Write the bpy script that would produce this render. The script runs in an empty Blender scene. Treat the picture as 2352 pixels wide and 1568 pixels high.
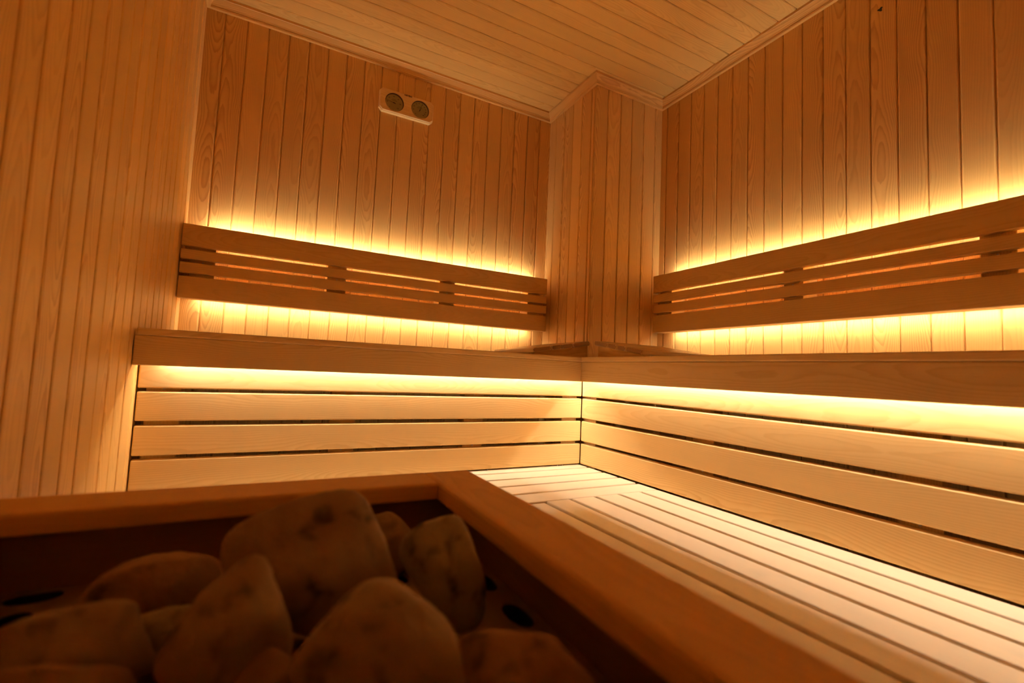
import bpy, bmesh, math, random
from mathutils import Vector, Matrix, noise

# ---------------------------------------------------------------- camera
C = bpy.context.scene.collection
scn = bpy.context.scene
rx, ry, rz = 0.0675, -0.4834, -0.0437
CAM = Vector((-1.3597, -1.8425, 0.4202)); FPX = 1075.49
def _rot():
    Y = Matrix.Rotation(ry, 3, 'Z'); X = Matrix.Rotation(rx, 3, 'X'); R = Matrix.Rotation(rz, 3, 'Y')
    return Y @ X @ R
R3 = _rot()
RIGHT, FWD, UP = R3.col[0].copy(), R3.col[1].copy(), R3.col[2].copy()
cd = bpy.data.cameras.new('camera'); cam = bpy.data.objects.new('camera', cd); C.objects.link(cam)
cd.sensor_width = 36.0; cd.lens = FPX / 2352 * 36; cd.clip_start = 0.02; cd.clip_end = 30
cam.matrix_world = Matrix.Translation(CAM) @ Matrix((
    (RIGHT.x, UP.x, -FWD.x, 0), (RIGHT.y, UP.y, -FWD.y, 0), (RIGHT.z, UP.z, -FWD.z, 0), (0, 0, 0, 1)))
cd.dof.use_dof = True; cd.dof.focus_distance = 2.35; cd.dof.aperture_fstop = 2.9
scn.camera = cam
# ---------------------------------------------------------------- world, exposure
w = bpy.data.worlds.new('world'); scn.world = w; w.use_nodes = True
w.node_tree.nodes['Background'].inputs[0].default_value = (0, 0, 0, 1)
w.node_tree.nodes['Background'].inputs[1].default_value = 0
vs = scn.view_settings
vs.view_transform = 'Standard'; vs.look = 'None'; vs.gamma = 1; vs.use_curve_mapping = False; vs.exposure = 0.53
LED_COLOR = (1.0, 0.955, 0.82)
LED_BENCH = 105.0; LED_BACK = 108.0; LED_LOW = 42.0

# ---------------------------------------------------------------- dimensions
XL, XW, YW = -1.709, 0.664, 0.664
PX, PY = 0.169, 0.184
ZF, H, YF = -0.45, 2.091, -2.12
rnd = random.Random(7)

# ---------------------------------------------------------------- materials
def mat(name):
    m = bpy.data.materials.new(name); m.use_nodes = True; nt = m.node_tree
    return m, nt, nt.nodes['Principled BSDF']
def wood(name, early, late, contrast=0.5, vary=0.14, rough=0.55, ringw=0.0048, spec=0.35, stain=0.0):
    m, nt, p = mat(name); N = nt.nodes.new; L = nt.links.new
    def M(op, a, b=None, c=None):
        n = N('ShaderNodeMath'); n.operation = op
        for i, s in enumerate((a, b, c)):
            if s is None: continue
            if isinstance(s, (int, float)): n.inputs[i].default_value = s
            else: L(s, n.inputs[i])
        return n.outputs[0]
    uv = N('ShaderNodeUVMap'); uv.uv_map = 'UVMap'
    sp = N('ShaderNodeSeparateXYZ'); L(uv.outputs[0], sp.inputs[0]); u, v = sp.outputs[0], sp.outputs[1]
    at = N('ShaderNodeAttribute'); at.attribute_name = 'seed'; sd = at.outputs['Fac']
    def vec(a, b, c):
        n = N('ShaderNodeCombineXYZ')
        for i, s in enumerate((a, b, c)):
            if isinstance(s, (int, float)): n.inputs[i].default_value = s
            else: L(s, n.inputs[i])
        return n.outputs[0]
    def nz(vc, detail=1.0):
        n = N('ShaderNodeTexNoise'); n.inputs['Scale'].default_value = 1; n.inputs['Detail'].default_value = detail
        L(vc, n.inputs['Vector']); return n.outputs['Fac']
    s37 = M('MULTIPLY', sd, 37.0); s91 = M('MULTIPLY', sd, 91.0)
    n1 = nz(vec(M('MULTIPLY', u, 1.5), M('MULTIPLY', v, 4.0), s37))
    n2 = nz(vec(M('MULTIPLY', u, 3.5), M('MULTIPLY', v, 14.0), s91))
    n3 = nz(vec(M('MULTIPLY', u, 14.0), M('MULTIPLY', v, 60.0), s91), 2.0)
    voff = M('MULTIPLY', M('SUBTRACT', M('FRACT', M('MULTIPLY', sd, 7.13)), 0.5), 0.13)
    vv = M('ADD', M('ADD', v, voff), M('MULTIPLY', M('SUBTRACT', n2, 0.5), 0.022))
    dd = M('ADD', 0.006, M('MULTIPLY', n1, 0.105))
    r = M('SQRT', M('ADD', M('MULTIPLY', vv, vv), M('MULTIPLY', dd, dd)))
    ring = M('ADD', M('DIVIDE', r, ringw), M('MULTIPLY', n3, 0.8))
    saw = M('FRACT', ring)
    mask = M('POWER', saw, 2.6)
    soft = M('MULTIPLY', mask, M('SUBTRACT', 1.0, M('POWER', saw, 14.0)))
    cb = M('MULTIPLY', M('ADD', 0.35, M('MULTIPLY', M('FRACT', M('MULTIPLY', sd, 5.77)), 0.9)), contrast)
    fac = M('MULTIPLY', soft, cb)
    mx = N('ShaderNodeMix'); mx.data_type = 'RGBA'; L(fac, mx.inputs['Factor'])
    mx.inputs['A'].default_value = (*early, 1); mx.inputs['B'].default_value = (*late, 1)
    fib = nz(vec(M('MULTIPLY', u, 7.0), M('MULTIPLY', v, 700.0), s37), 2.0)
    patch = nz(vec(M('MULTIPLY', u, 2.2), M('MULTIPLY', v, 18.0), M('ADD', s37, 5.0)), 2.0)
    t = M('ADD', M('MULTIPLY', M('SUBTRACT', M('FRACT', M('MULTIPLY', sd, 3.71)), 0.6), vary), 1.0)
    t = M('ADD', t, M('MULTIPLY', M('SUBTRACT', fib, 0.5), 0.10))
    t = M('ADD', t, M('MULTIPLY', M('SUBTRACT', patch, 0.5), 0.12))
    hs = N('ShaderNodeHueSaturation'); L(mx.outputs['Result'], hs.inputs['Color']); L(t, hs.inputs['Value'])
    if stain > 0:
        tc = N('ShaderNodeTexCoord'); sn = N('ShaderNodeTexNoise'); sn.inputs['Scale'].default_value = 5.5; sn.inputs['Detail'].default_value = 3
        L(tc.outputs['Object'], sn.inputs['Vector'])
        mr = N('ShaderNodeMapRange'); L(sn.outputs['Fac'], mr.inputs['Value']); mr.inputs['From Min'].default_value = 0.60; mr.inputs['From Max'].default_value = 0.74; mr.inputs['To Max'].default_value = stain
        sx_ = N('ShaderNodeMix'); sx_.data_type = 'RGBA'; L(mr.outputs[0], sx_.inputs['Factor']); L(hs.outputs[0], sx_.inputs['A']); sx_.inputs['B'].default_value = (0.40, 0.36, 0.29, 1)
        L(sx_.outputs['Result'], p.inputs['Base Color'])
    else: L(hs.outputs[0], p.inputs['Base Color'])
    p.inputs['Roughness'].default_value = rough; p.inputs['Specular IOR Level'].default_value = spec
    bp = N('ShaderNodeBump'); bp.inputs['Strength'].default_value = 0.12; bp.inputs['Distance'].default_value = 0.0006
    L(M('ADD', fac, fib), bp.inputs['Height']); L(bp.outputs[0], p.inputs['Normal'])
    return m
def flat(name, col, rough=0.5, metal=0.0, spec=0.5):
    m, nt, p = mat(name); p.inputs['Base Color'].default_value = (*col, 1)
    p.inputs['Roughness'].default_value = rough; p.inputs['Metallic'].default_value = metal
    p.inputs['Specular IOR Level'].default_value = spec; return m
PINE = wood('pine_panelling', (0.87, 0.505, 0.150), (0.55, 0.20, 0.038), 0.75, rough=0.46, spec=0.45)
HEADW = wood('headrest_wood', (0.80, 0.58, 0.34), (0.70, 0.44, 0.22), 0.30, 0.05, rough=0.27, spec=0.6)
ENDW = flat('end_grain', (0.42, 0.24, 0.10), 0.7)
CEILW = wood('pale_ceiling_pine', (0.88, 0.56, 0.18), (0.64, 0.30, 0.06), 0.5)
BENCHW = wood('spruce_boards', (0.88, 0.595, 0.25), (0.64, 0.33, 0.09), 0.55, 0.08)
SLATW = wood('aspen_slats', (0.74, 0.57, 0.385), (0.66, 0.47, 0.29), 0.20, 0.03, stain=0.26)
GUARDW = wood('guard_wood', (0.86, 0.50, 0.17), (0.64, 0.30, 0.08), 0.35, 0.05)
DARKW = wood('dark_guard_wood', (0.30, 0.155, 0.06), (0.20, 0.09, 0.03), 0.4, 0.05)  # darker wood for the side boards of the guard
FRONTW = wood('brown_front_boards', (0.50, 0.23, 0.065), (0.36, 0.14, 0.035), 0.4, 0.05)  # unseen front wall; tone and distance chosen to shape bounced light
FLOORM = flat('floor_tile', (0.30, 0.22, 0.15), 0.6)
STEEL = flat('screw_steel', (0.75, 0.72, 0.68), 0.3, 1.0)
DARKSTEEL = flat('heater_dark_steel', (0.05, 0.045, 0.04), 0.5, 0.8)
ALU = flat('aluminium_channel', (0.7, 0.7, 0.7), 0.4, 0.9)
KNOT = flat('knot_dark', (0.05, 0.045, 0.025), 0.7)
INK = flat('burnt_ink', (0.10, 0.015, 0.01), 0.6)
BLACK = flat('needle_black', (0.02, 0.012, 0.01), 0.5)
BEZEL_SHADE = flat('bezel_shade_brown', (0.16, 0.07, 0.03), 0.5)  # ring colour stands in for shade at the dial edge
DIAL = flat('dial_gold', (0.74, 0.62, 0.24), 0.5, 0.1)
def plate_mat():
    m, nt, p = mat('perforated_plate'); N = nt.nodes.new; L = nt.links.new
    n = N('ShaderNodeTexNoise'); n.inputs['Scale'].default_value = 14; n.inputs['Detail'].default_value = 4
    tc = N('ShaderNodeTexCoord'); L(tc.outputs['Object'], n.inputs['Vector'])
    r = N('ShaderNodeValToRGB'); L(n.outputs['Fac'], r.inputs[0])
    r.color_ramp.elements[0].color = (0.34, 0.21, 0.11, 1); r.color_ramp.elements[1].color = (0.52, 0.36, 0.21, 1)
    L(r.outputs[0], p.inputs['Base Color']); p.inputs['Metallic'].default_value = 0.6; p.inputs['Roughness'].default_value = 0.5
    return m
PLATE = plate_mat()
def stone_mat(name, a, b, dark):
    m, nt, p = mat(name); N = nt.nodes.new; L = nt.links.new
    tc = N('ShaderNodeTexCoord')
    def nz(sc, det):
        n = N('ShaderNodeTexNoise'); n.inputs['Scale'].default_value = sc; n.inputs['Detail'].default_value = det
        L(tc.outputs['Object'], n.inputs['Vector']); return n.outputs['Fac']
    r = N('ShaderNodeValToRGB'); L(nz(16, 5), r.inputs[0])
    e = r.color_ramp.elements; e[0].position = 0.35; e[0].color = (*a, 1); e[1].position = 0.68; e[1].color = (*b, 1)
    r2 = N('ShaderNodeValToRGB'); L(nz(26, 3), r2.inputs[0]); e = r2.color_ramp.elements
    e[0].position = 0.30; e[0].color = (1, 1, 1, 1); e[1].position = 0.42; e[1].color = (0, 0, 0, 1)
    mx = N('ShaderNodeMix'); mx.data_type = 'RGBA'; L(r2.outputs[0], mx.inputs['Factor'])
    L(r.outputs[0], mx.inputs['A']); mx.inputs['B'].default_value = (*dark, 1)
    L(mx.outputs['Result'], p.inputs['Base Color']); p.inputs['Roughness'].default_value = 0.75
    bp = N('ShaderNodeBump'); bp.inputs['Strength'].default_value = 0.55; bp.inputs['Distance'].default_value = 0.005
    L(nz(60, 5), bp.inputs['Height']); L(bp.outputs[0], p.inputs['Normal'])
    return m
STONE_B = stone_mat('stone_brown', (0.30, 0.20, 0.14), (0.44, 0.31, 0.21), (0.08, 0.06, 0.045))
STONE_G = stone_mat('stone_grey', (0.31, 0.26, 0.19), (0.46, 0.38, 0.28), (0.08, 0.065, 0.045))
STONE_R = stone_mat('stone_reddish', (0.31, 0.17, 0.09), (0.43, 0.26, 0.15), (0.09, 0.06, 0.04))
def led_mat(name, strength):
    m, nt, p = mat(name)
    p.inputs['Base Color'].default_value = (0.9, 0.9, 0.85, 1)
    p.inputs['Emission Color'].default_value = (*LED_COLOR, 1); p.inputs['Emission Strength'].default_value = strength
    return m
LEDB = led_mat('led_bench', LED_BENCH); LEDR = led_mat('led_backrest', LED_BACK); LEDL = led_mat('led_backrest_low', LED_LOW)
def glass_mat():
    m = bpy.data.materials.new('dial_glass'); m.use_nodes = True; nt = m.node_tree; nt.nodes.clear(); N = nt.nodes.new
    o = N('ShaderNodeOutputMaterial'); mx = N('ShaderNodeMixShader'); t = N('ShaderNodeBsdfTransparent'); g = N('ShaderNodeBsdfGlossy')
    f = N('ShaderNodeFresnel'); f.inputs[0].default_value = 1.5; g.inputs['Roughness'].default_value = 0.04
    nt.links.new(f.outputs[0], mx.inputs[0]); nt.links.new(t.outputs[0], mx.inputs[1]); nt.links.new(g.outputs[0], mx.inputs[2])
    nt.links.new(mx.outputs[0], o.inputs[0]); return m
GLASS = glass_mat()

# ---------------------------------------------------------------- helpers
def new_bm():
    bm = bmesh.new(); bm.loops.layers.uv.new('UVMap'); bm.faces.layers.float.new('seed'); return bm
def add_plank(bm, lo, hi, axis, bev=0.003, seed=None, T=None, seg=2):
    """bevelled board between two corners; grain runs along `axis`"""
    lo, hi = Vector(lo), Vector(hi)
    if seed is None: seed = rnd.random()
    before = set(bm.faces)
    r = bmesh.ops.create_cube(bm, size=1.0)
    c = (lo + hi) / 2; s = hi - lo
    for v in r['verts']: v.co = Vector((v.co.x * s.x, v.co.y * s.y, v.co.z * s.z)) + c
    if bev > 0:
        eds = list({e for v in r['verts'] for e in v.link_edges})
        bmesh.ops.bevel(bm, geom=eds, offset=bev, segments=seg, profile=0.5, affect='EDGES')
    uvl = bm.loops.layers.uv.active; sl = bm.faces.layers.float['seed']
    oth = [i for i in range(3) if i != axis]; oth.sort(key=lambda i: -s[i])
    fs = [f for f in bm.faces if f not in before]; vs_ = set()
    for f in fs:
        f[sl] = seed; f.normal_update(); n = f.normal
        big = max(range(3), key=lambda i: abs(n[i]))
        for lp in f.loops:
            co = lp.vert.co
            if big == axis: lp[uvl].uv = (co[oth[1]] - c[oth[1]], co[oth[0]] - c[oth[0]])
            elif big == oth[1]: lp[uvl].uv = (co[axis] + seed * 9, co[oth[0]] - c[oth[0]])
            else: lp[uvl].uv = (co[axis] + seed * 9, (co[oth[1]] - c[oth[1]]) + s[oth[0]] / 2)
            vs_.add(lp.vert)
    if T is not None:
        for v in vs_: v.co = T @ v.co
    return fs
def mesh_obj(name, bm, m, parent=None, smooth=False, loc=None):
    bm.normal_update(); me = bpy.data.meshes.new(name); bm.to_mesh(me); bm.free()
    me.materials.append(m)
    if smooth:
        for p in me.polygons: p.use_smooth = True
    o = bpy.data.objects.new(name, me); C.objects.link(o)
    if parent: o.parent = parent; o.matrix_parent_inverse = parent.matrix_world.inverted()
    return o
def thing(name, label, cat, loc, group=None):
    o = bpy.data.objects.new(name, None); C.objects.link(o); o.location = loc; o.empty_display_size = 0.05
    o.matrix_world = Matrix.Translation(loc)
    o['label'] = label; o['category'] = cat
    if group: o['group'] = group
    return o
def tag(o, label, cat, group=None):
    o['label'] = label; o['category'] = cat
    if group: o['group'] = group
    return o
def board(name, lo, hi, axis, m, parent, bev=0.003, seed=None, label=None, T=None):
    bm = new_bm(); add_plank(bm, lo, hi, axis, bev, seed, T); o = mesh_obj(name, bm, m, parent)
    if label: o['label'] = label
    return o
def screw(center, normal, r, parent, name='screw'):
    bm = new_bm(); n = Vector(normal).normalized(); q = n.to_track_quat('Z', 'Y').to_matrix().to_4x4()
    prof = [(0.0, 0.0004), (0.35 * r, 0.0004), (0.42 * r, 0.0018), (0.85 * r, 0.0018), (r, 0.0008), (r, -0.003)]
    rings = []
    for pr, pz in prof:
        rings.append([bm.verts.new(Matrix.Translation(center) @ q @ Vector((max(pr, 1e-5) * math.cos(a), max(pr, 1e-5) * math.sin(a), pz)))
                      for a in [i * math.tau / 12 for i in range(12)]])
    for a, b in zip(rings, rings[1:]):
        for i in range(12): bm.faces.new((a[i], a[(i + 1) % 12], b[(i + 1) % 12], b[i]))
    bm.faces.new(rings[0]); bmesh.ops.recalc_face_normals(bm, faces=bm.faces)
    return mesh_obj(name, bm, STEEL, parent, True)

def panelling(name, org, across, along, normal, a0, a1, z0, z1, grooves, m=PINE, thick=0.014, hw=0.0014):
    """tongue and groove boards on a wall: `grooves` are positions along `across`"""
    org, A, U, Nn = Vector(org), Vector(across), Vector(along), Vector(normal)
    g = sorted(x for x in grooves if a0 + 0.006 < x < a1 - 0.006)
    bounds = [a0] + g + [a1]
    bm = new_bm(); uvl = bm.loops.layers.uv.active; sl = bm.faces.layers.float['seed']
    d = 0.0068; ch = 0.0072
    for k in range(len(bounds) - 1):
        b0, b1 = bounds[k], bounds[k + 1]; mid = (b0 + b1) / 2; seed = rnd.random()
        jit = rnd.uniform(-0.0006, 0.0006)
        pts = []
        if k > 0: pts += [(b0, -d), (b0 + hw, -d), (b0 + hw, -0.0042 + jit), (b0 + ch * 0.5, -0.0015 + jit), (b0 + ch, jit)]
        else: pts += [(b0, jit)]
        if k < len(bounds) - 2: pts += [(b1 - ch, jit), (b1 - ch * 0.5, -0.0015 + jit), (b1 - hw, -0.0042 + jit), (b1 - hw, -d), (b1, -d)]
        else: pts += [(b1, jit)]
        cols = []
        for a, dz in pts:
            p = org + A * a + Nn * dz
            cols.append((bm.verts.new(p + U * z0), bm.verts.new(p + U * z1), a - mid))
        for c0, c1 in zip(cols, cols[1:]):
            f = bm.faces.new((c0[0], c1[0], c1[1], c0[1])); f[sl] = seed
            for lp, (uu, vv) in zip(f.loops, ((z0, c0[2]), (z0, c1[2]), (z1, c1[2]), (z1, c0[2]))):
                lp[uvl].uv = (uu + seed * 9, vv)
    # backing so that the wall has thickness
    q = [org + A * a0 - Nn * thick + U * z0, org + A * a1 - Nn * thick + U * z0, org + A * a1 - Nn * thick + U * z1, org + A * a0 - Nn * thick + U * z1]
    f = bm.faces.new([bm.verts.new(x) for x in q])
    for ff in bm.faces:
        ff.normal_update()
    bad = [ff for ff in bm.faces if ff.normal.dot(Nn) < -0.5]
    if bad: bmesh.ops.reverse_faces(bm, faces=bad)
    o = mesh_obj(name, bm, m); o['kind'] = 'structure'; return o

# ---------------------------------------------------------------- room shell
X_, Y_, Z_ = (1, 0, 0), (0, 1, 0), (0, 0, 1)
panelling('wall_back', (0, YW, 0), X_, Z_, (0, -1, 0), XL, PX, ZF, H, [0.002 - 0.0908 * k for k in range(-2, 19)])
wr = panelling('wall_right', (XW, 0, 0), Y_, Z_, (-1, 0, 0), YF, PY, ZF, H, [-0.386 - 0.0881 * k for k in range(-7, 28)])
panelling('wall_left', (XL, 0, 0), Y_, Z_, (1, 0, 0), YF, YW, ZF, H, [-0.660 + 0.0885 * k for k in range(-24, 15)], hw=0.0026)
panelling('wall_corner_left', (PX, 0, 0), Y_, Z_, (-1, 0, 0), PY, YW, ZF, H, [0.589, 0.496, 0.407, 0.318, 0.229, 0.2005])
panelling('wall_corner_right', (0, PY, 0), X_, Z_, (0, -1, 0), PX, XW, ZF, H, [0.253, 0.346, 0.431, 0.522, 0.612])
panelling('wall_front', (0, YF, 0), X_, Z_, (0, 1, 0), XL, XW, ZF, H, [XL + 0.09 * k for k in range(1, 27)], FRONTW)
# ceiling boards run along x (grooves at constant y)
panelling('ceiling', (0, 0, H), Y_, X_, (0, 0, -1), YF, YW, XL, XW, [0.045 + 0.0868 * k for k in range(-33, 8)], CEILW)
fb = new_bm(); bmesh.ops.create_cube(fb, size=1)
for v in fb.verts: v.co = Vector(((XL + XW) / 2 + v.co.x * (XW - XL + 0.06), (YF + YW) / 2 + v.co.y * (YW - YF + 0.06), ZF - 0.02 + v.co.z * 0.04))
fo = mesh_obj('floor', fb, FLOORM); fo['kind'] = 'structure'

# crown moulding, mitred pieces
prof = [(0.0, H - 0.050), (0.015, H - 0.050), (0.0165, H - 0.043), (0.014, H - 0.041), (0.0165, H - 0.039), (0.020, H - 0.031),
        (0.027, H - 0.023), (0.033, H - 0.016), (0.035, H - 0.013), (0.039, H - 0.011), (0.039, H)]
path = [Vector((XL, YF)), Vector((XL, YW)), Vector((PX, YW)), Vector((PX, PY)), Vector((XW, PY)), Vector((XW, YF))]
def offs(i):
    def rn(a, b):
        d = (b - a).normalized(); return Vector((d.y, -d.x))
    if i == 0: return rn(path[0], path[1])
    if i == len(path) - 1: return rn(path[-2], path[-1])
    a, b = rn(path[i - 1], path[i]), rn(path[i], path[i + 1]); return a + b
for i in range(len(path) - 1):
    bm = new_bm(); uvl = bm.loops.layers.uv.active; sl = bm.faces.layers.float['seed']; seed = rnd.random()
    p0, p1, o0, o1 = path[i], path[i + 1], offs(i), offs(i + 1); Ln = (p1 - p0).length
    a = [bm.verts.new((p0.x + o0.x * d, p0.y + o0.y * d, z)) for d, z in prof]
    b = [bm.verts.new((p1.x + o1.x * d, p1.y + o1.y * d, z)) for d, z in prof]
    acc = -0.03
    for k in range(len(prof) - 1):
        st = math.dist(prof[k], prof[k + 1])
        f = bm.faces.new((a[k], b[k], b[k + 1], a[k + 1])); f[sl] = seed
        for lp, uvv in zip(f.loops, ((0, acc), (Ln, acc), (Ln, acc + st), (0, acc + st))): lp[uvl].uv = uvv
        acc += st
    bmesh.ops.recalc_face_normals(bm, faces=bm.faces)
    o = mesh_obj('trim_%d' % (i + 1), bm, PINE); o['kind'] = 'structure'

# dark knot hole near the top of the right wall
kb = new_bm()
kc = Vector((XW - 0.0012, -0.9517, 1.895)); ring = []
for i in range(14):
    a = i * math.tau / 14; rr = 0.0075 * (1 + 0.35 * math.sin(a * 3 + 1) + 0.15 * math.sin(a * 5))
    ring.append((kb.verts.new(kc + Vector((0, math.cos(a) * rr, math.sin(a) * rr))), kb.verts.new(kc + Vector((0.003, math.cos(a) * rr, math.sin(a) * rr)))))
kb.faces.new([r[0] for r in ring])
for i in range(14): kb.faces.new((ring[i][0], ring[i][1], ring[(i + 1) % 14][1], ring[(i + 1) % 14][0]))
bmesh.ops.recalc_face_normals(kb, faces=kb.faces)
mesh_obj('knot_hole', kb, KNOT, wr)

# ---------------------------------------------------------------- lower bench (seat plane z = 0)
T_ = 0.019
lbA = thing('lower_bench', 'pale slatted lower seat against the back wall skirt, slats running left to right', 'bench', (-0.85, -0.25, ZF), 'lower bench sections')
for i, yf in enumerate([-0.0555, -0.1635, -0.269, -0.3795, -0.494]):
    yb = [0.022, -0.070, -0.177, -0.283, -0.3945][i]
    board('seat_slat', (XL + 0.004, yf, -T_), (0.004, yb, 0), 0, SLATW, lbA, 0.004)
board('seat_slat', (XL + 0.004, -0.600, -T_), (-0.612, -0.509, 0), 0, SLATW, lbA, 0.004)
for x in (-1.66, -1.08, -0.55, -0.06):
    board('support_joist', (x - 0.022, -0.58 if x < -0.6 else -0.495, -T_ - 0.07), (x + 0.022, 0.02, -T_ - 0.0085), 1, BENCHW, lbA)
for x in (-1.64, -0.66):
    board('leg', (x - 0.03, -0.58, ZF), (x + 0.03, -0.53, -T_ - 0.07), 2, BENCHW, lbA)
board('gap_filler', (XL + 0.004, -0.598, -T_ - 0.008), (-0.007, -0.004, -T_ - 0.0005), 0, SLATW, lbA, 0.001)  # filler added under the slats so the gaps look lit
for sx_ in (-0.484, -0.127, -0.100): screw(Vector((sx_, -0.0015, 0.0034)), (0, -1, 0), 0.0021, lbA)
lbB = thing('lower_bench', 'pale slatted lower seat along the right wall skirt, slats running towards the camera', 'bench', (-0.3, -1.5, ZF), 'lower bench sections')
YE = -2.075
xs = [(-0.0765, 0.004), (-0.1815, -0.0905), (-0.288, -0.1955), (-0.3935, -0.302), (-0.497, -0.4065)]
for x0, x1 in xs:
    board('seat_slat', (x0, YE, -T_), (x1, -0.4955, 0), 1, SLATW, lbB, 0.004)
board('seat_slat', (-0.605, YE, -T_), (-0.512, -0.509, 0), 1, SLATW, lbB, 0.004)
board('gap_filler', (-0.603, YE, -T_ - 0.008), (-0.007, -0.603, -T_ - 0.0005), 1, SLATW, lbB, 0.001)  # added gap filler, gives the slat gaps a lit bottom
for y in (-0.63, -1.1, -1.6, -2.03):
    board('support_joist', (-0.585, y - 0.022, -T_ - 0.07), (0.0, y + 0.022, -T_ - 0.0085), 0, BENCHW, lbB)
for y in (-0.70, -1.3, -2.0):
    board('leg', (-0.585, y - 0.03, ZF), (-0.535, y + 0.03, -T_ - 0.07), 2, BENCHW, lbB)

# ---------------------------------------------------------------- slatted skirts below the upper bench
BZ = [(0.006, 0.100), (0.1127, 0.2065), (0.2205, 0.3133), (0.3237, 0.416)]
skA = thing('bench_skirt', 'slatted riser of four wide boards under the upper bench on the back wall', 'bench skirt', (-0.85, 0.012, ZF), 'slatted risers between lower and upper benches')
for z0, z1 in BZ:
    board('board', (XL + 0.004, 0.0, z0), (-0.0012, 0.026, z1), 0, BENCHW, skA, 0.004)
postA = [(-1.687, -1.594), (-1.130, -1.038), (-0.596, -0.504), (-0.095, -0.010)]
for x0, x1 in postA:
    pz = board('post', (x0, 0.0275, ZF), (x1, 0.0725, 0.42), 2, BENCHW, skA)
    for z in (0.3215, 0.106) if x0 > -1.6 and x1 < -0.4 else (0.3215,):
        screw(Vector(((x0 + x1) / 2, 0.0275, z)), (0, -1, 0), 0.0035, pz)
skB = thing('bench_skirt', 'slatted riser of four wide boards under the upper bench on the right wall', 'bench skirt', (0.012, -1.3, ZF), 'slatted risers between lower and upper benches')
for z0, z1 in BZ:
    board('board', (0.0, YE, z0), (0.026, -0.0012, z1), 1, BENCHW, skB, 0.004)
board('light_stop', (XL + 0.004, 0.002, 0.4225), (-0.0012, 0.026, 0.4862), 0, BENCHW, skA, 0.001)  # unseen board added to stop strip light leaking behind the skirt
postB = [(-0.077, 0.018), (-0.728, -0.638), (-1.346, -1.257), (-1.98, -1.89)]
for y0, y1 in postB:
    pz = board('post', (0.0275, y0, ZF), (0.0725, y1, 0.42), 2, BENCHW, skB)
    for z in (0.3215, 0.106):
        screw(Vector((0.0275, (y0 + y1) / 2, z)), (-1, 0, 0), 0.0035, pz)

board('light_stop', (0.002, YE, 0.4225), (0.026, -0.0012, 0.4862), 1, BENCHW, skB, 0.001)  # same added light stop above the right skirt
# ---------------------------------------------------------------- upper benches
ubA = thing('upper_bench', 'upper seat along the back wall with a broad front board over a glowing light strip', 'bench', (-0.85, 0.28, 0.38), 'upper bench sections')
board('fascia_board', (XL + 0.003, -0.0923, 0.396), (-0.0757, -0.0643, 0.4855), 0, BENCHW, ubA, 0.0025, 0.2871)
def slats_a():
    y = -0.0945; k = 0
    while y < YW - 0.1:
        x1 = -0.0785 if k == 0 else (0.010 if y + 0.09 < 0.0 else (0.645 if y + 0.09 < PY - 0.004 else PX - 0.006))
        board('seat_slat', (XL + 0.004 + (0.004 if k == 0 else 0), y, 0.4865), (x1, y + 0.091, 0.5074), 0, SLATW if k else BENCHW, ubA, 0.003)
        y += 0.1045; k += 1
slats_a()
for x0, x1 in postA:
    board('support_joist', (x0 + 0.02, 0.03, 0.421), (x1 - 0.02, YW - 0.004, 0.486), 1, BENCHW, ubA)
ubB = thing('upper_bench', 'upper seat along the right wall with a broad front board over a glowing light strip', 'bench', (0.28, -1.3, 0.38), 'upper bench sections')
board('fascia_board', (-0.0746, YE, 0.396), (-0.0466, -0.0640, 0.4855), 1, BENCHW, ubB, 0.0025, 0.613)
x = -0.0770; k = 0
while x < XW - 0.09:
    board('seat_slat', (x, YE, 0.4865), (x + 0.091, -0.0055 if k == 0 else (-0.004 if k else 0), 0.5074), 1, SLATW if k else BENCHW, ubB, 0.003)
    x += 0.1045; k += 1
for y0, y1 in postB[1:]:
    board('support_joist', (0.03, y0 + 0.02, 0.421), (XW - 0.004, y1 - 0.02, 0.486), 0, BENCHW, ubB)

# ---------------------------------------------------------------- backrests
RZ = [(0.9015, 0.996), (0.845, 0.8875), (0.7853, 0.8314), (0.6771, 0.7713)]
YA, XB = 0.5429, 0.5343
brA = thing('backrest', 'slatted wooden backrest on the back wall, lit from behind', 'backrest', (-0.8, YW, 0.68), 'backlit slatted backrests')
for i, (z0, z1) in enumerate(RZ):
    board('board', (XL + 0.003, YA, z0), (0.1169, YA + 0.028, z1), 0, BENCHW, brA, 0.003, [0.071, 0.43, 0.44, 0.353][i])
for x0, x1 in [(-1.673, -1.581), (-1.120, -1.031), (-0.551, -0.462), (0.000, 0.089)]:
    pz = board('post', (x0, YA + 0.0285, 0.705), (x1, YW - 0.001, 0.958), 2, BENCHW, brA)
    screw(Vector(((x0 + x1) / 2, YA + 0.0285, 0.8375)), (0, -1, 0), 0.0035, pz)
brB = thing('backrest', 'slatted wooden backrest on the right wall, lit from behind', 'backrest', (XW, -1.3, 0.68), 'backlit slatted backrests')
for i, (z0, z1) in enumerate(RZ):
    board('board', (XB, YE, z0), (XB + 0.028, 0.094, z1), 1, BENCHW, brB, 0.003, [0.93, 0.40, 0.42, 0.56][i])
for y0, y1 in [(-0.017, 0.072), (-0.717, -0.633), (-1.334, -1.251), (-1.96, -1.87)]:
    pz = board('post', (XB + 0.0285, y0, 0.705), (XW - 0.001, y1, 0.958), 2, BENCHW, brB)
    screw(Vector((XB + 0.0285, (y0 + y1) / 2, 0.8375)), (-1, 0, 0), 0.0035, pz)

for z0_, z1_ in ((0.9745, 0.9935), (0.6810, 0.7000)):
    board('batten', (XL + 0.01, YA + 0.0285, z0_), (0.11, YW - 0.041, z1_), 0, BENCHW, brA, 0.001)
    board('batten', (XB + 0.0285, YE + 0.01, z0_), (XW - 0.041, 0.088, z1_), 1, BENCHW, brB, 0.001)
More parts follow.
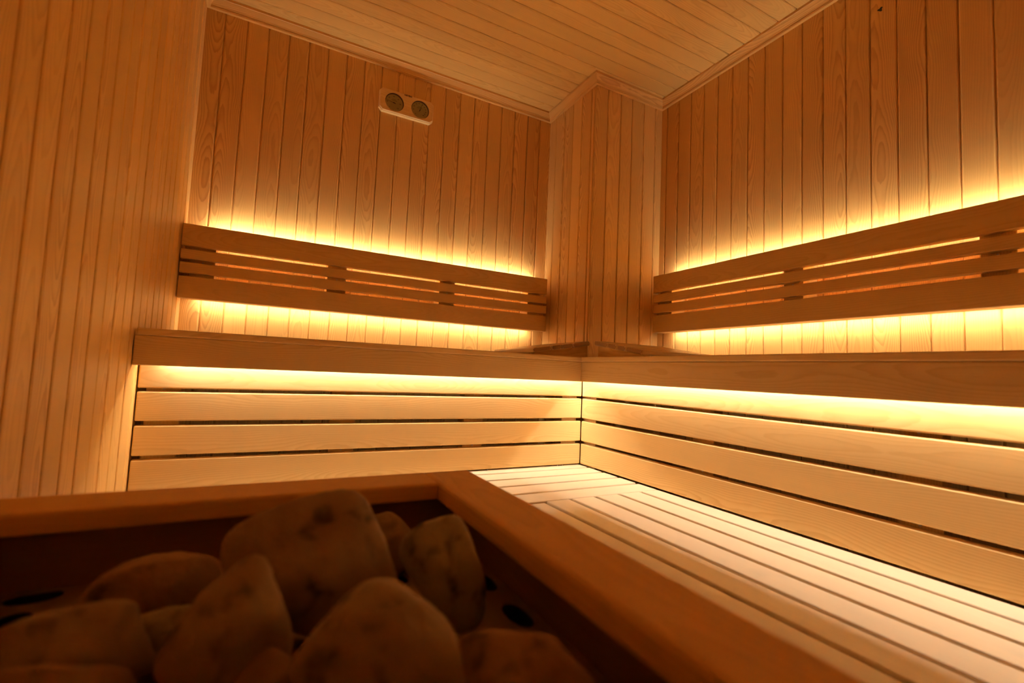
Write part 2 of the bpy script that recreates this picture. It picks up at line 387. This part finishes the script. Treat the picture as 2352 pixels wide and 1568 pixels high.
# ---------------------------------------------------------------- light strips (channel + glowing diffuser)
def strip(label, p0, p1, face, m, w=0.009, group='warm light strips'):
    p0, p1, f = Vector(p0), Vector(p1), Vector(face).normalized()
    t = thing('light_strip', label, 'light strip', (p0 + p1) / 2, group)
    d = (p1 - p0).normalized(); s = d.cross(f).normalized()
    def quad(bm, o, hw, dz0, dz1):
        vs_ = [bm.verts.new(q + s * sx * hw + f * dz) for q in (p0 - d * o, p1 + d * o) for sx in (-1, 1) for dz in (dz0, dz1)]
        for idx in ((0, 1, 3, 2), (4, 6, 7, 5), (0, 4, 5, 1), (2, 3, 7, 6), (0, 2, 6, 4), (1, 5, 7, 3)): bm.faces.new([vs_[i] for i in idx])
        bmesh.ops.recalc_face_normals(bm, faces=bm.faces)
    a = new_bm(); quad(a, 0.004, w / 2 + 0.0015, -0.005, -0.0012); mesh_obj('channel', a, ALU, t)
    b = new_bm(); quad(b, 0.0, w / 2, -0.0011, 0.0); mesh_obj('diffuser', b, m, t)
    return t
strip('warm light strip under the upper bench on the back wall', (-1.64, -0.012, 0.434), (-0.05, -0.012, 0.434), (0, 0.6, -1), LEDB)
strip('warm light strip under the upper bench on the right wall', (-0.012, -2.04, 0.434), (-0.012, -0.07, 0.434), (0.6, 0, -1), LEDB)
yb = YW - 0.032; xb = XW - 0.032
strip('warm light strip hidden behind the top board of the back wall backrest', (-1.62, yb, 0.984), (0.06, yb, 0.984), (0, 1, 0.35), LEDR)
strip('warm light strip hidden behind the bottom board of the back wall backrest', (-1.65, yb, 0.690), (0.055, yb, 0.690), (0, 0, -1), LEDL)
strip('warm light strip hidden behind the top board of the right wall backrest', (xb, -2.04, 0.984), (xb, 0.05, 0.984), (1, 0, 0.35), LEDR)
strip('warm light strip hidden behind the bottom board of the right wall backrest', (xb, -2.04, 0.690), (xb, 0.045, 0.690), (0, 0, -1), LEDL)

# ---------------------------------------------------------------- wedge headrests in the corner
ZB = 0.5076
def headrest(label, M4, segs, length, L0, rise0, rise1, loc):
    """local frame: +x climbs, +y away from the visible slat ends"""
    t = thing('headrest', label, 'headrest', loc, 'wedge headrests in the corner')
    ang = math.atan2(rise1 - rise0, L0)
    for a, b in segs:
        T = M4 @ Matrix.Translation((0, 0, rise0)) @ Matrix.Rotation(-ang, 4, 'Y')
        bm = new_bm(); add_plank(bm, (a / math.cos(ang), 0, -0.021), (b / math.cos(ang), length, 0), 1, 0.005, None, T, 2)
        ho = mesh_obj('slat', bm, HEADW, t); ho.data.materials.append(ENDW)
        ev = (M4.to_3x3() @ Vector((0, 1, 0)))
        for pf in ho.data.polygons:
            if abs(pf.normal.dot(ev)) > 0.9: pf.material_index = 1
    for y0 in (0.018, length - 0.046):
        bm = new_bm(); sl = bm.faces.layers.float['seed']; uvl = bm.loops.layers.uv.active
        xa, xb_ = segs[0][0] + 0.012, segs[-1][1] - 0.006
        f = lambda x: rise0 + (rise1 - rise0) * x / L0 - 0.0218
        pr = [(xa, 0.0), (xb_, 0.0), (xb_, f(xb_)), (xa, max(0.003, f(xa)))]
        v0 = [bm.verts.new(M4 @ Vector((px_, y0, pz_))) for px_, pz_ in pr]; v1 = [bm.verts.new(M4 @ Vector((px_, y0 + 0.028, pz_))) for px_, pz_ in pr]
        fs = [bm.faces.new(v0), bm.faces.new(list(reversed(v1)))]
        for i in range(4): fs.append(bm.faces.new((v0[i], v1[i], v1[(i + 1) % 4], v0[(i + 1) % 4])))
        bmesh.ops.recalc_face_normals(bm, faces=bm.faces)
        for ff in fs:
            ff[sl] = 0.31
            for lp in ff.loops:
                i = (v0 + v1).index(lp.vert) % 4; lp[uvl].uv = pr[i]
        mesh_obj('side_board', bm, BENCHW, t)
# left: climbs towards +x, ends face -y
MA = Matrix.Translation((-0.311, -0.05, ZB))
headrest('slatted wedge headrest on the back wall upper bench, sloping down to the left', MA,
         [(0.0, 0.093), (0.099, 0.147), (0.154, 0.209), (0.215, 0.310)], 0.40, 0.31, 0.029, 0.0805, (-0.16, 0.15, ZB))
# right: climbs towards +y, ends face -x
MB_ = Matrix.Translation((-0.05, -0.452, ZB)) @ Matrix(((0, 1, 0, 0), (1, 0, 0, 0), (0, 0, 1, 0), (0, 0, 0, 1)))
headrest('slatted wedge headrest on the right wall upper bench, sloping down to the right', MB_,
         [(0.0, 0.090), (0.099, 0.149), (0.155, 0.207), (0.214, 0.304)], 0.40, 0.304, 0.028, 0.0755, (0.15, -0.3, ZB))

# ---------------------------------------------------------------- thermometer / hygrometer
th = thing('thermometer', 'small wooden plaque with two round dials high on the back wall', 'thermometer', (-0.767, YW, 1.856))
x0, x1, z0, z1, yf, ybk = -0.917, -0.618, 1.793, 1.918, 0.639, 0.6645
ch = 0.016
outl = [(x0 + ch, z0), (x1 - ch, z0), (x1, z0 + ch), (x1, z1 - ch), (x1 - ch, z1), (x0 + ch, z1), (x0, z1 - ch), (x0, z0 + ch)]
def oct_scaled(k):
    cx_, cz_ = (x0 + x1) / 2, (z0 + z1) / 2
    return [(cx_ + (a - cx_) * (1 - k / ((x1 - x0) / 2)), cz_ + (b - cz_) * (1 - k / ((z1 - z0) / 2))) for a, b in outl]
bm = new_bm(); sl = bm.faces.layers.float['seed']; uvl = bm.loops.layers.uv.active
lv = [[bm.verts.new((a, y, b)) for a, b in oct_scaled(k)] for y, k in ((ybk, 0.0), (yf + 0.006, 0.0), (yf + 0.0045, 0.003), (yf + 0.001, 0.0045), (yf, 0.0055))]
bm.faces.new(lv[0])
for a, b in zip(lv, lv[1:]):
    for i in range(8): bm.faces.new((a[i], a[(i + 1) % 8], b[(i + 1) % 8], b[i]))
bm.faces.new(lv[-1]); bmesh.ops.recalc_face_normals(bm, faces=bm.faces)
for f in bm.faces:
    f[sl] = 0.77
    for lp in f.loops: lp[uvl].uv = (lp.vert.co.x, lp.vert.co.z - 1.85 + (lp.vert.co.y - yf))
case = mesh_obj('case', bm, BENCHW, th)
DC = [(-0.836, 1.853), (-0.694, 1.855)]; DR = 0.0505
def disc(name, cx, cz, r, y, m, parent, thick=0.0, n=48):
    b = new_bm(); vs_ = [b.verts.new((cx + r * math.cos(i * math.tau / n), y, cz + r * math.sin(i * math.tau / n))) for i in range(n)]
    f = b.faces.new(vs_)
    if thick:
        r2 = bmesh.ops.extrude_face_region(b, geom=[f])
        for v in r2['geom']:
            if isinstance(v, bmesh.types.BMVert): v.co.y += thick
    bmesh.ops.recalc_face_normals(b, faces=b.faces)
    if not thick and b.faces[:][0].normal.y > 0: bmesh.ops.reverse_faces(b, faces=b.faces[:])
    return mesh_obj(name, b, m, parent)
for cx_, cz_ in DC:
    cut = disc('cut', cx_, cz_, DR, yf - 0.01, BLACK, None, 0.022)
    md = case.modifiers.new('b', 'BOOLEAN'); md.operation = 'DIFFERENCE'; md.object = cut; md.solver = 'EXACT'
    bpy.context.view_layer.update(); dg = bpy.context.evaluated_depsgraph_get()
    me = bpy.data.meshes.new_from_object(case.evaluated_get(dg)); case.modifiers.clear(); case.data = me
    bpy.data.objects.remove(cut, do_unlink=True)
def text(parent, s, x, z, y, size, m, name='lettering', align='CENTER', sx=1.0, rot=0.0, bold=0.0):
    cu = bpy.data.curves.new(name, 'FONT'); cu.body = s; cu.size = size; cu.align_x = align; cu.align_y = 'CENTER'; cu.extrude = 0.0001; cu.offset = bold
    o = bpy.data.objects.new('tmp', cu); C.objects.link(o); bpy.context.view_layer.update()
    me = bpy.data.meshes.new_from_object(o.evaluated_get(bpy.context.evaluated_depsgraph_get())); bpy.data.objects.remove(o, do_unlink=True)
    M4 = Matrix.Translation((x, y, z)) @ Matrix.Rotation(math.pi / 2, 4, 'X') @ Matrix.Rotation(rot, 4, 'Z') @ Matrix.Diagonal((sx, 1, 1, 1))
    me.transform(M4); me.materials.clear(); me.materials.append(m)
    r = bpy.data.objects.new(name, me); C.objects.link(r); r.parent = parent; r.matrix_parent_inverse = parent.matrix_world.inverted(); return r
text(th, 'HARVENO', -0.7647, 1.9103, yf - 0.0002, 0.0125, INK, sx=0.72, bold=0.0007)
yd = yf + 0.011
def ang(dx, dz): return math.atan2(dz, dx)
SPEC = [
    ('THERMOMETER', [('20', -0.037, 0.0), ('40', -0.028, 0.024), ('60', -0.004, 0.036), ('80', 0.021, 0.026), ('100', 0.032, 0.002), ('120', 0.020, -0.025), ('°C', -0.025, -0.027)], (-0.051, 0.009), (0.009, -0.002)),
    ('HYGROMETER', [('10', -0.036, -0.002), ('20', -0.033, 0.017), ('30', -0.021, 0.032), ('40', -0.006, 0.038), ('50', 0.013, 0.035), ('60', 0.025, 0.026), ('70', 0.032, 0.013), ('80', 0.034, -0.001), ('90', 0.029, -0.013), ('100', 0.021, -0.023), ('%', -0.024, -0.025)], (0.013, 0.045), (-0.005, -0.009))]
for (cx_, cz_), (word, nums, tip, tail) in zip(DC, SPEC):
    d = disc('dial', cx_, cz_, DR - 0.0005, yd + 0.0004, DIAL, th, 0.0006); d['label'] = 'golden round dial of the ' + word.lower()
    for s, dx, dz in nums: text(d, s, cx_ + dx, cz_ + dz, yd - 0.0001, 0.0068, INK, 'numeral', bold=0.00015)
    text(d, word, cx_ - 0.002, cz_ + 0.0125, yd - 0.0001, 0.0056, INK, sx=0.8)
    text(d, 'HARVENO', cx_ - 0.002, cz_ + 0.0195, yd - 0.0001, 0.0050, INK, sx=0.9)
    # scale ticks
    tb = new_bm()
    for k in range(41):
        a = math.radians(225 - 270 * k / 40); l = 0.0035 if k % 4 == 0 else 0.0018; r0 = 0.0455
        dr = Vector((math.cos(a), 0, math.sin(a))); sd_ = Vector((-math.sin(a), 0, math.cos(a))) * 0.0003; c0 = Vector((cx_, yd - 0.0002, cz_))
        tb.faces.new([tb.verts.new(c0 + dr * r0 - sd_), tb.verts.new(c0 + dr * r0 + sd_), tb.verts.new(c0 + dr * (r0 + l) + sd_), tb.verts.new(c0 + dr * (r0 + l) - sd_)])
    mesh_obj('scale_ticks', tb, INK, d)
    # needle: kite with a thick hub
    nb = new_bm(); tv = Vector((tip[0], 0, tip[1])); tl = Vector((tail[0], 0, tail[1])); dr = (tv - tl).normalized(); sd_ = Vector((-dr.z, 0, dr.x)); c0 = Vector((cx_, yd - 0.0016, cz_))
    pts = [tl - sd_ * 0.0006, dr * -0.003 - sd_ * 0.0018, dr * 0.002 - sd_ * 0.0026, dr * 0.008 - sd_ * 0.0010, tv - sd_ * 0.0002, tv + sd_ * 0.0002, dr * 0.008 + sd_ * 0.0010, dr * 0.002 + sd_ * 0.0026, dr * -0.003 + sd_ * 0.0018, tl + sd_ * 0.0006]
    f = nb.faces.new([nb.verts.new(c0 + p) for p in pts]); r2 = bmesh.ops.extrude_face_region(nb, geom=[f])
    for v in r2['geom']:
        if isinstance(v, bmesh.types.BMVert): v.co.y += 0.0006
    bmesh.ops.recalc_face_normals(nb, faces=nb.faces)
    mesh_obj('needle', nb, BLACK, d)
    rb_ = new_bm(); n_ = 48   # dark ring added in place of the recess shadow around the dial
    rr_ = [[rb_.verts.new((cx_ + q * math.cos(i * math.tau / n_), y_, cz_ + q * math.sin(i * math.tau / n_))) for i in range(n_)] for q, y_ in ((DR - 0.0002, yf + 0.0055), (DR - 0.0022, yf + 0.0055), (DR - 0.0032, yd - 0.0001))]
    for a_, b_ in zip(rr_, rr_[1:]):
        for i in range(n_): rb_.faces.new((a_[i], b_[i], b_[(i + 1) % n_], a_[(i + 1) % n_]))
    bmesh.ops.recalc_face_normals(rb_, faces=rb_.faces)
    mesh_obj('shade_bezel', rb_, BEZEL_SHADE, th)
    disc('glass', cx_, cz_, DR - 0.0004, yf + 0.004, GLASS, th, 0.0012)

# ---------------------------------------------------------------- heater guard and heater
RT = 0.24
gx0, gx1, gy0, gy1 = XL + 0.012, -1.014, -1.80, -1.033
gd = thing('heater_guard', 'wooden guard frame around the stone heater in the foreground', 'heater guard', ((gx0 + gx1) / 2, (gy0 + gy1) / 2, ZF))
board('rail', (gx0, gy1 - 0.084, RT - 0.026), (-1.0995, gy1, RT), 0, GUARDW, gd, 0.004, 0.22)
board('rail', (-1.0990, gy0, RT - 0.030), (gx1, gy1, RT), 1, GUARDW, gd, 0.006, 0.51)
board('rail', (gx0 + 0.086, gy0, RT - 0.028), (-1.0995, gy0 + 0.084, RT), 0, GUARDW, gd, 0.004)
board('rail', (gx0, gy0, RT - 0.028), (gx0 + 0.0855, gy1 - 0.0845, RT), 1, GUARDW, gd, 0.004)
for (a0, b0) in ((gx1 - 0.075, gy1 - 0.075), (gx0 + 0.03, gy1 - 0.075), (gx1 - 0.075, gy0 + 0.03), (gx0 + 0.03, gy0 + 0.03)):
    board('post', (a0 + (0.02 if a0 > -1.3 else -0.025), b0 + (0.02 if b0 > -1.4 else -0.025), ZF), (a0 + (0.065 if a0 > -1.3 else 0.02), b0 + (0.065 if b0 > -1.4 else 0.02), RT - 0.031), 2, GUARDW, gd)
# side boards (horizontal), inner faces under the rails
zz = ZF + 0.02
rows = []
while zz < RT - 0.09: rows.append((zz, min(zz + 0.105, RT - 0.0315))); zz += 0.111
rows[-1] = (rows[-1][0], RT - 0.0315)
for z0_, z1_ in rows:
    board('side_board', (gx0 + 0.052, gy1 - 0.0570, z0_), (gx1 - 0.0465, gy1 - 0.0390, z1_), 0, DARKW, gd, 0.0015)
    board('side_board', (gx1 - 0.046, gy0 + 0.052, z0_), (gx1 - 0.028, gy1 - 0.0575, z1_), 1, DARKW, gd, 0.0015)
    board('side_board', (gx0 + 0.052, gy0 + 0.0345, z0_), (gx1 - 0.0465, gy0 + 0.0515, z1_), 0, DARKW, gd, 0.0015)
    board('side_board', (gx0 + 0.032, gy0 + 0.052, z0_), (gx0 + 0.050, gy1 - 0.057, z1_), 1, DARKW, gd, 0.0015)
# heater body with perforated top plate
hx0, hx1, hy0, hy1, PZ = gx0 + 0.054, gx1 - 0.0475, gy0 + 0.056, gy1 - 0.0585, 0.145
ht = thing('sauna_heater', 'dark sauna heater with a perforated metal top plate inside the guard', 'heater', ((hx0 + hx1) / 2, (hy0 + hy1) / 2, ZF))
pb = new_bm()
def quad_(x0_, x1_, y0_, y1_):
    if x1_ - x0_ > 1e-5 and y1_ - y0_ > 1e-5: pb.faces.new([pb.verts.new((a, b, PZ)) for a, b in ((x0_, y0_), (x1_, y0_), (x1_, y1_), (x0_, y1_))])
def cell(x0_, x1_, y0_, y1_, rx_, ry_, n=32):
    xc, yc = (x0_ + x1_) / 2, (y0_ + y1_) / 2; hw_, hh_ = (x1_ - x0_) / 2, (y1_ - y0_) / 2
    ang_ = sorted([k * math.tau / n for k in range(n)] + [math.atan2(sy * hh_, sx * hw_) % math.tau for sx in (-1, 1) for sy in (-1, 1)])
    ang_ = [a for i, a in enumerate(ang_) if i == 0 or a - ang_[i - 1] > 1e-4]
    inn, out, low = [], [], []
    for a in ang_:
        c, s_ = math.cos(a), math.sin(a); rr = 1 / math.sqrt((c / rx_) ** 2 + (s_ / ry_) ** 2)
        k = min(hw_ / max(abs(c), 1e-9), hh_ / max(abs(s_), 1e-9))
        inn.append(pb.verts.new((xc + rr * c, yc + rr * s_, PZ))); low.append(pb.verts.new((xc + rr * c, yc + rr * s_, PZ - 0.002)))
        out.append(pb.verts.new((xc + k * c, yc + k * s_, PZ)))
    m_ = len(ang_)
    for k in range(m_):
        k1 = (k + 1) % m_
        pb.faces.new((inn[k], out[k], out[k1], inn[k1])); pb.faces.new((inn[k1], low[k1], low[k], inn[k]))
xc_r = -1.106; yb_r = -1.137; x_l = hx0 + 0.045; y_f = hy0 + 0.045
# slots along the right and left rims
for xa_, xb2, in ((xc_r, -1.0615), (hx0 + 0.002, x_l)):
    y = -1.3589 + 0.04525 - 0.0905 * 4
    while y - 1e-6 < y_f: y += 0.0905
    quad_(xa_, xb2, y_f, y)
    while y + 0.0905 <= yb_r + 1e-6: cell(xa_, xb2, y, y + 0.0905, 0.0138, 0.0290); y += 0.0905
    quad_(xa_, xb2, y, yb_r)
quad_(-1.0615, hx1, hy0, hy1); quad_(hx0, hx0 + 0.002, hy0, hy1)
# slots along the back and front rims
for ya_, yb2 in ((yb_r, hy1), (hy0, y_f)):
    x = -1.5707 - 0.045; quad_(hx0 + 0.002, x, ya_, yb2)
    while x + 0.09 <= xc_r + 1e-6: cell(x, x + 0.09, ya_, yb2, 0.0265, 0.0160); x += 0.09
    quad_(x, -1.0615, ya_, yb2)
# round holes in the field
nx_, ny_ = 9, 10; dx_, dy_ = (xc_r - x_l) / nx_, (yb_r - y_f) / ny_
for i in range(nx_):
    for j in range(ny_): cell(x_l + i * dx_, x_l + (i + 1) * dx_, y_f + j * dy_, y_f + (j + 1) * dy_, 0.0150, 0.0175, 24)
bmesh.ops.remove_doubles(pb, verts=pb.verts, dist=1e-5)
for f in pb.faces:
    f.normal_update()
    if f.normal.z < -0.5: f.normal_flip()
mesh_obj('perforated_plate', pb, PLATE, ht)
bb = new_bm(); add_plank(bb, (hx0 + 0.01, hy0 + 0.01, ZF), (hx1 - 0.01, hy1 - 0.01, 0.05), 2, 0.004); mesh_obj('body', bb, DARKSTEEL, ht)
bb = new_bm()
for a0, b0, a1, b1 in ((hx0 + 0.01, hy0 + 0.01, hx1 - 0.01, hy0 + 0.012), (hx0 + 0.01, hy1 - 0.012, hx1 - 0.01, hy1 - 0.01), (hx0 + 0.01, hy0 + 0.012, hx0 + 0.012, hy1 - 0.012), (hx1 - 0.012, hy0 + 0.012, hx1 - 0.01, hy1 - 0.012)):
    add_plank(bb, (a0, b0, 0.05), (a1, b1, PZ - 0.0015), 2, 0)
mesh_obj('plate_skirt', bb, DARKSTEEL, ht)

# ---------------------------------------------------------------- stones
def ray(px, py):
    return (RIGHT * ((px - 1176) / FPX) + FWD - UP * ((py - 784) / FPX))
def stone(label, poly, zc, hd, m, seed, top_tilt=0.55, p=14, rough=0.6, crack=None):
    n = len(poly)
    cx_ = sum(a for a, b in poly) / n; cy_ = sum(b for a, b in poly) / n
    r = ray(cx_, cy_); t = (zc - CAM.z) / r.z; c = CAM + r * t; dist = t
    v = r.normalized(); rt = v.cross(Vector((0, 0, 1))).normalized(); up = rt.cross(v).normalized()
    # outline in metres around the centre, as half planes
    P = []
    for a, b in poly:
        q = ray(a, b); q = q * (v.dot(c - CAM) / v.dot(q)); q = CAM + q - c; P.append((q.dot(rt), q.dot(up)))
    planes = []
    for i in range(n):
        x1_, y1_ = P[i]; x2_, y2_ = P[(i + 1) % n]; nx, ny = (y2_ - y1_), -(x2_ - x1_); L = math.hypot(nx, ny)
        if L < 1e-6: continue
        nx, ny = nx / L, ny / L; h = nx * x1_ + ny * y1_
        if h < 0: nx, ny, h = -nx, -ny, -h
        planes.append(((rt * nx + up * ny + v * random.Random(seed * 31 + i).uniform(-0.25, 0.25)).normalized(), max(h, 0.008)))
    rg = random.Random(seed)
    for k in range(5):
        a = k * math.tau / 5 + rg.random(); tl = rg.uniform(0.35, 0.8)
        planes.append(((-v + (rt * math.cos(a) + up * math.sin(a)) * tl).normalized(), hd * rg.uniform(0.85, 1.1)))
        planes.append(((v + (rt * math.cos(a) + up * math.sin(a)) * tl).normalized(), hd * rg.uniform(0.85, 1.1)))
    bm = new_bm(); bmesh.ops.create_icosphere(bm, subdivisions=5, radius=1.0)
    for vt in bm.verts:
        dr = vt.co.normalized(); s = 0.0
        for nn, h in planes:
            k = nn.dot(dr) / h
            if k > 0: s += k ** p
        rad = s ** (-1 / p) * 1.035
        q = dr * rad
        off = Vector((seed * 3.1, seed * 1.7, 0))
        rad += rough * (0.006 * noise.noise(q * 22 + off) + 0.0022 * noise.noise(q * 70 + off) + 0.0009 * noise.noise(q * 190 + off))
        if crack:
            # a groove following a wavy line on the visible side
            (a0, b0), (a1, b1) = crack
            lx, ly = q.dot(rt), q.dot(up)
            if q.dot(v) < 0.01:
                tt = (ly - b0) / (b1 - b0)
                if 0 <= tt <= 1:
                    xl = a0 + (a1 - a0) * tt + 0.003 * math.sin(tt * 9)
                    dd = abs(lx - xl)
                    if dd < 0.0055: rad -= 0.008 * (1 - dd / 0.0055) * math.sin(math.pi * min(1, tt * 1.02))
        vt.co = dr * rad
    lz = min(vt.co.z for vt in bm.verts)
    o = mesh_obj('heater_stone', bm, m, None, True); o.location = c
    tag(o, label, 'stone', 'stones piled on the heater')
    return o
ST = [
    ('largest brown stone at the back, rising to the guard rail', [(530, 1240), (562, 1200), (690, 1150), (800, 1126), (848, 1150), (890, 1255), (925, 1350), (915, 1410), (850, 1450), (700, 1465), (590, 1400), (532, 1300)], 0.215, 0.056, STONE_B, 3, None),
    ('small stone peeping out behind the largest one on its right', [(855, 1185), (885, 1170), (908, 1180), (945, 1228), (955, 1290), (905, 1330), (860, 1290)], 0.186, 0.030, STONE_B, 5, None),
    ('upright grey stone with a crack, nearest the right guard rail', [(935, 1225), (985, 1196), (1040, 1182), (1066, 1196), (1092, 1262), (1116, 1350), (1112, 1420), (1075, 1452), (1000, 1405), (940, 1325), (915, 1275)], 0.202, 0.040, STONE_G, 11, ((0.000, -0.020), (0.009, 0.052))),
    ('long flat reddish stone on the left behind the others', [(165, 1405), (230, 1322), (300, 1292), (440, 1270), (485, 1280), (535, 1318), (520, 1362), (440, 1405), (240, 1425)], 0.178, 0.036, STONE_R, 13, None),
    ('pointed brown stone left of the centre', [(372, 1545), (420, 1440), (500, 1335), (568, 1282), (602, 1290), (640, 1350), (672, 1450), (662, 1520), (570, 1600), (420, 1610)], 0.208, 0.036, STONE_B, 17, None),
    ('broad brown stone with a blunt peak at the bottom centre', [(678, 1500), (740, 1432), (850, 1330), (892, 1326), (960, 1370), (1040, 1450), (1058, 1540), (1040, 1640), (850, 1700), (720, 1640)], 0.210, 0.045, STONE_B, 19, None),
    ('rounded stone at the bottom edge between two larger stones', [(462, 1600), (520, 1512), (598, 1476), (652, 1490), (705, 1535), (735, 1610), (700, 1690), (520, 1700)], 0.172, 0.024, STONE_R, 23, None),
    ('wide reddish stone at the bottom right of the pile', [(1045, 1600), (1058, 1475), (1105, 1450), (1250, 1458), (1310, 1500), (1375, 1580), (1350, 1660), (1200, 1700), (1080, 1680)], 0.186, 0.038, STONE_R, 29, None),
    ('flat topped stone at the left edge of the pile', [(-90, 1520), (10, 1432), (120, 1403), (310, 1403), (334, 1450), (356, 1525), (300, 1565), (0, 1580)], 0.190, 0.040, STONE_B, 31, None),
    ('lowest stone in the bottom left corner, mostly cut off', [(-80, 1600), (20, 1535), (120, 1528), (290, 1535), (325, 1610), (200, 1710), (-40, 1720)], 0.190, 0.028, STONE_R, 37, None),
    ('dark stone sunk in the gap right of the flat topped stone', [(300, 1420), (420, 1392), (500, 1410), (520, 1470), (450, 1540), (340, 1530)], 0.168, 0.026, STONE_G, 41, None),
]
for lab, poly, zc, hd, m, sd, cr in ST:
    stone(lab, poly, zc, hd, m, sd, crack=cr)
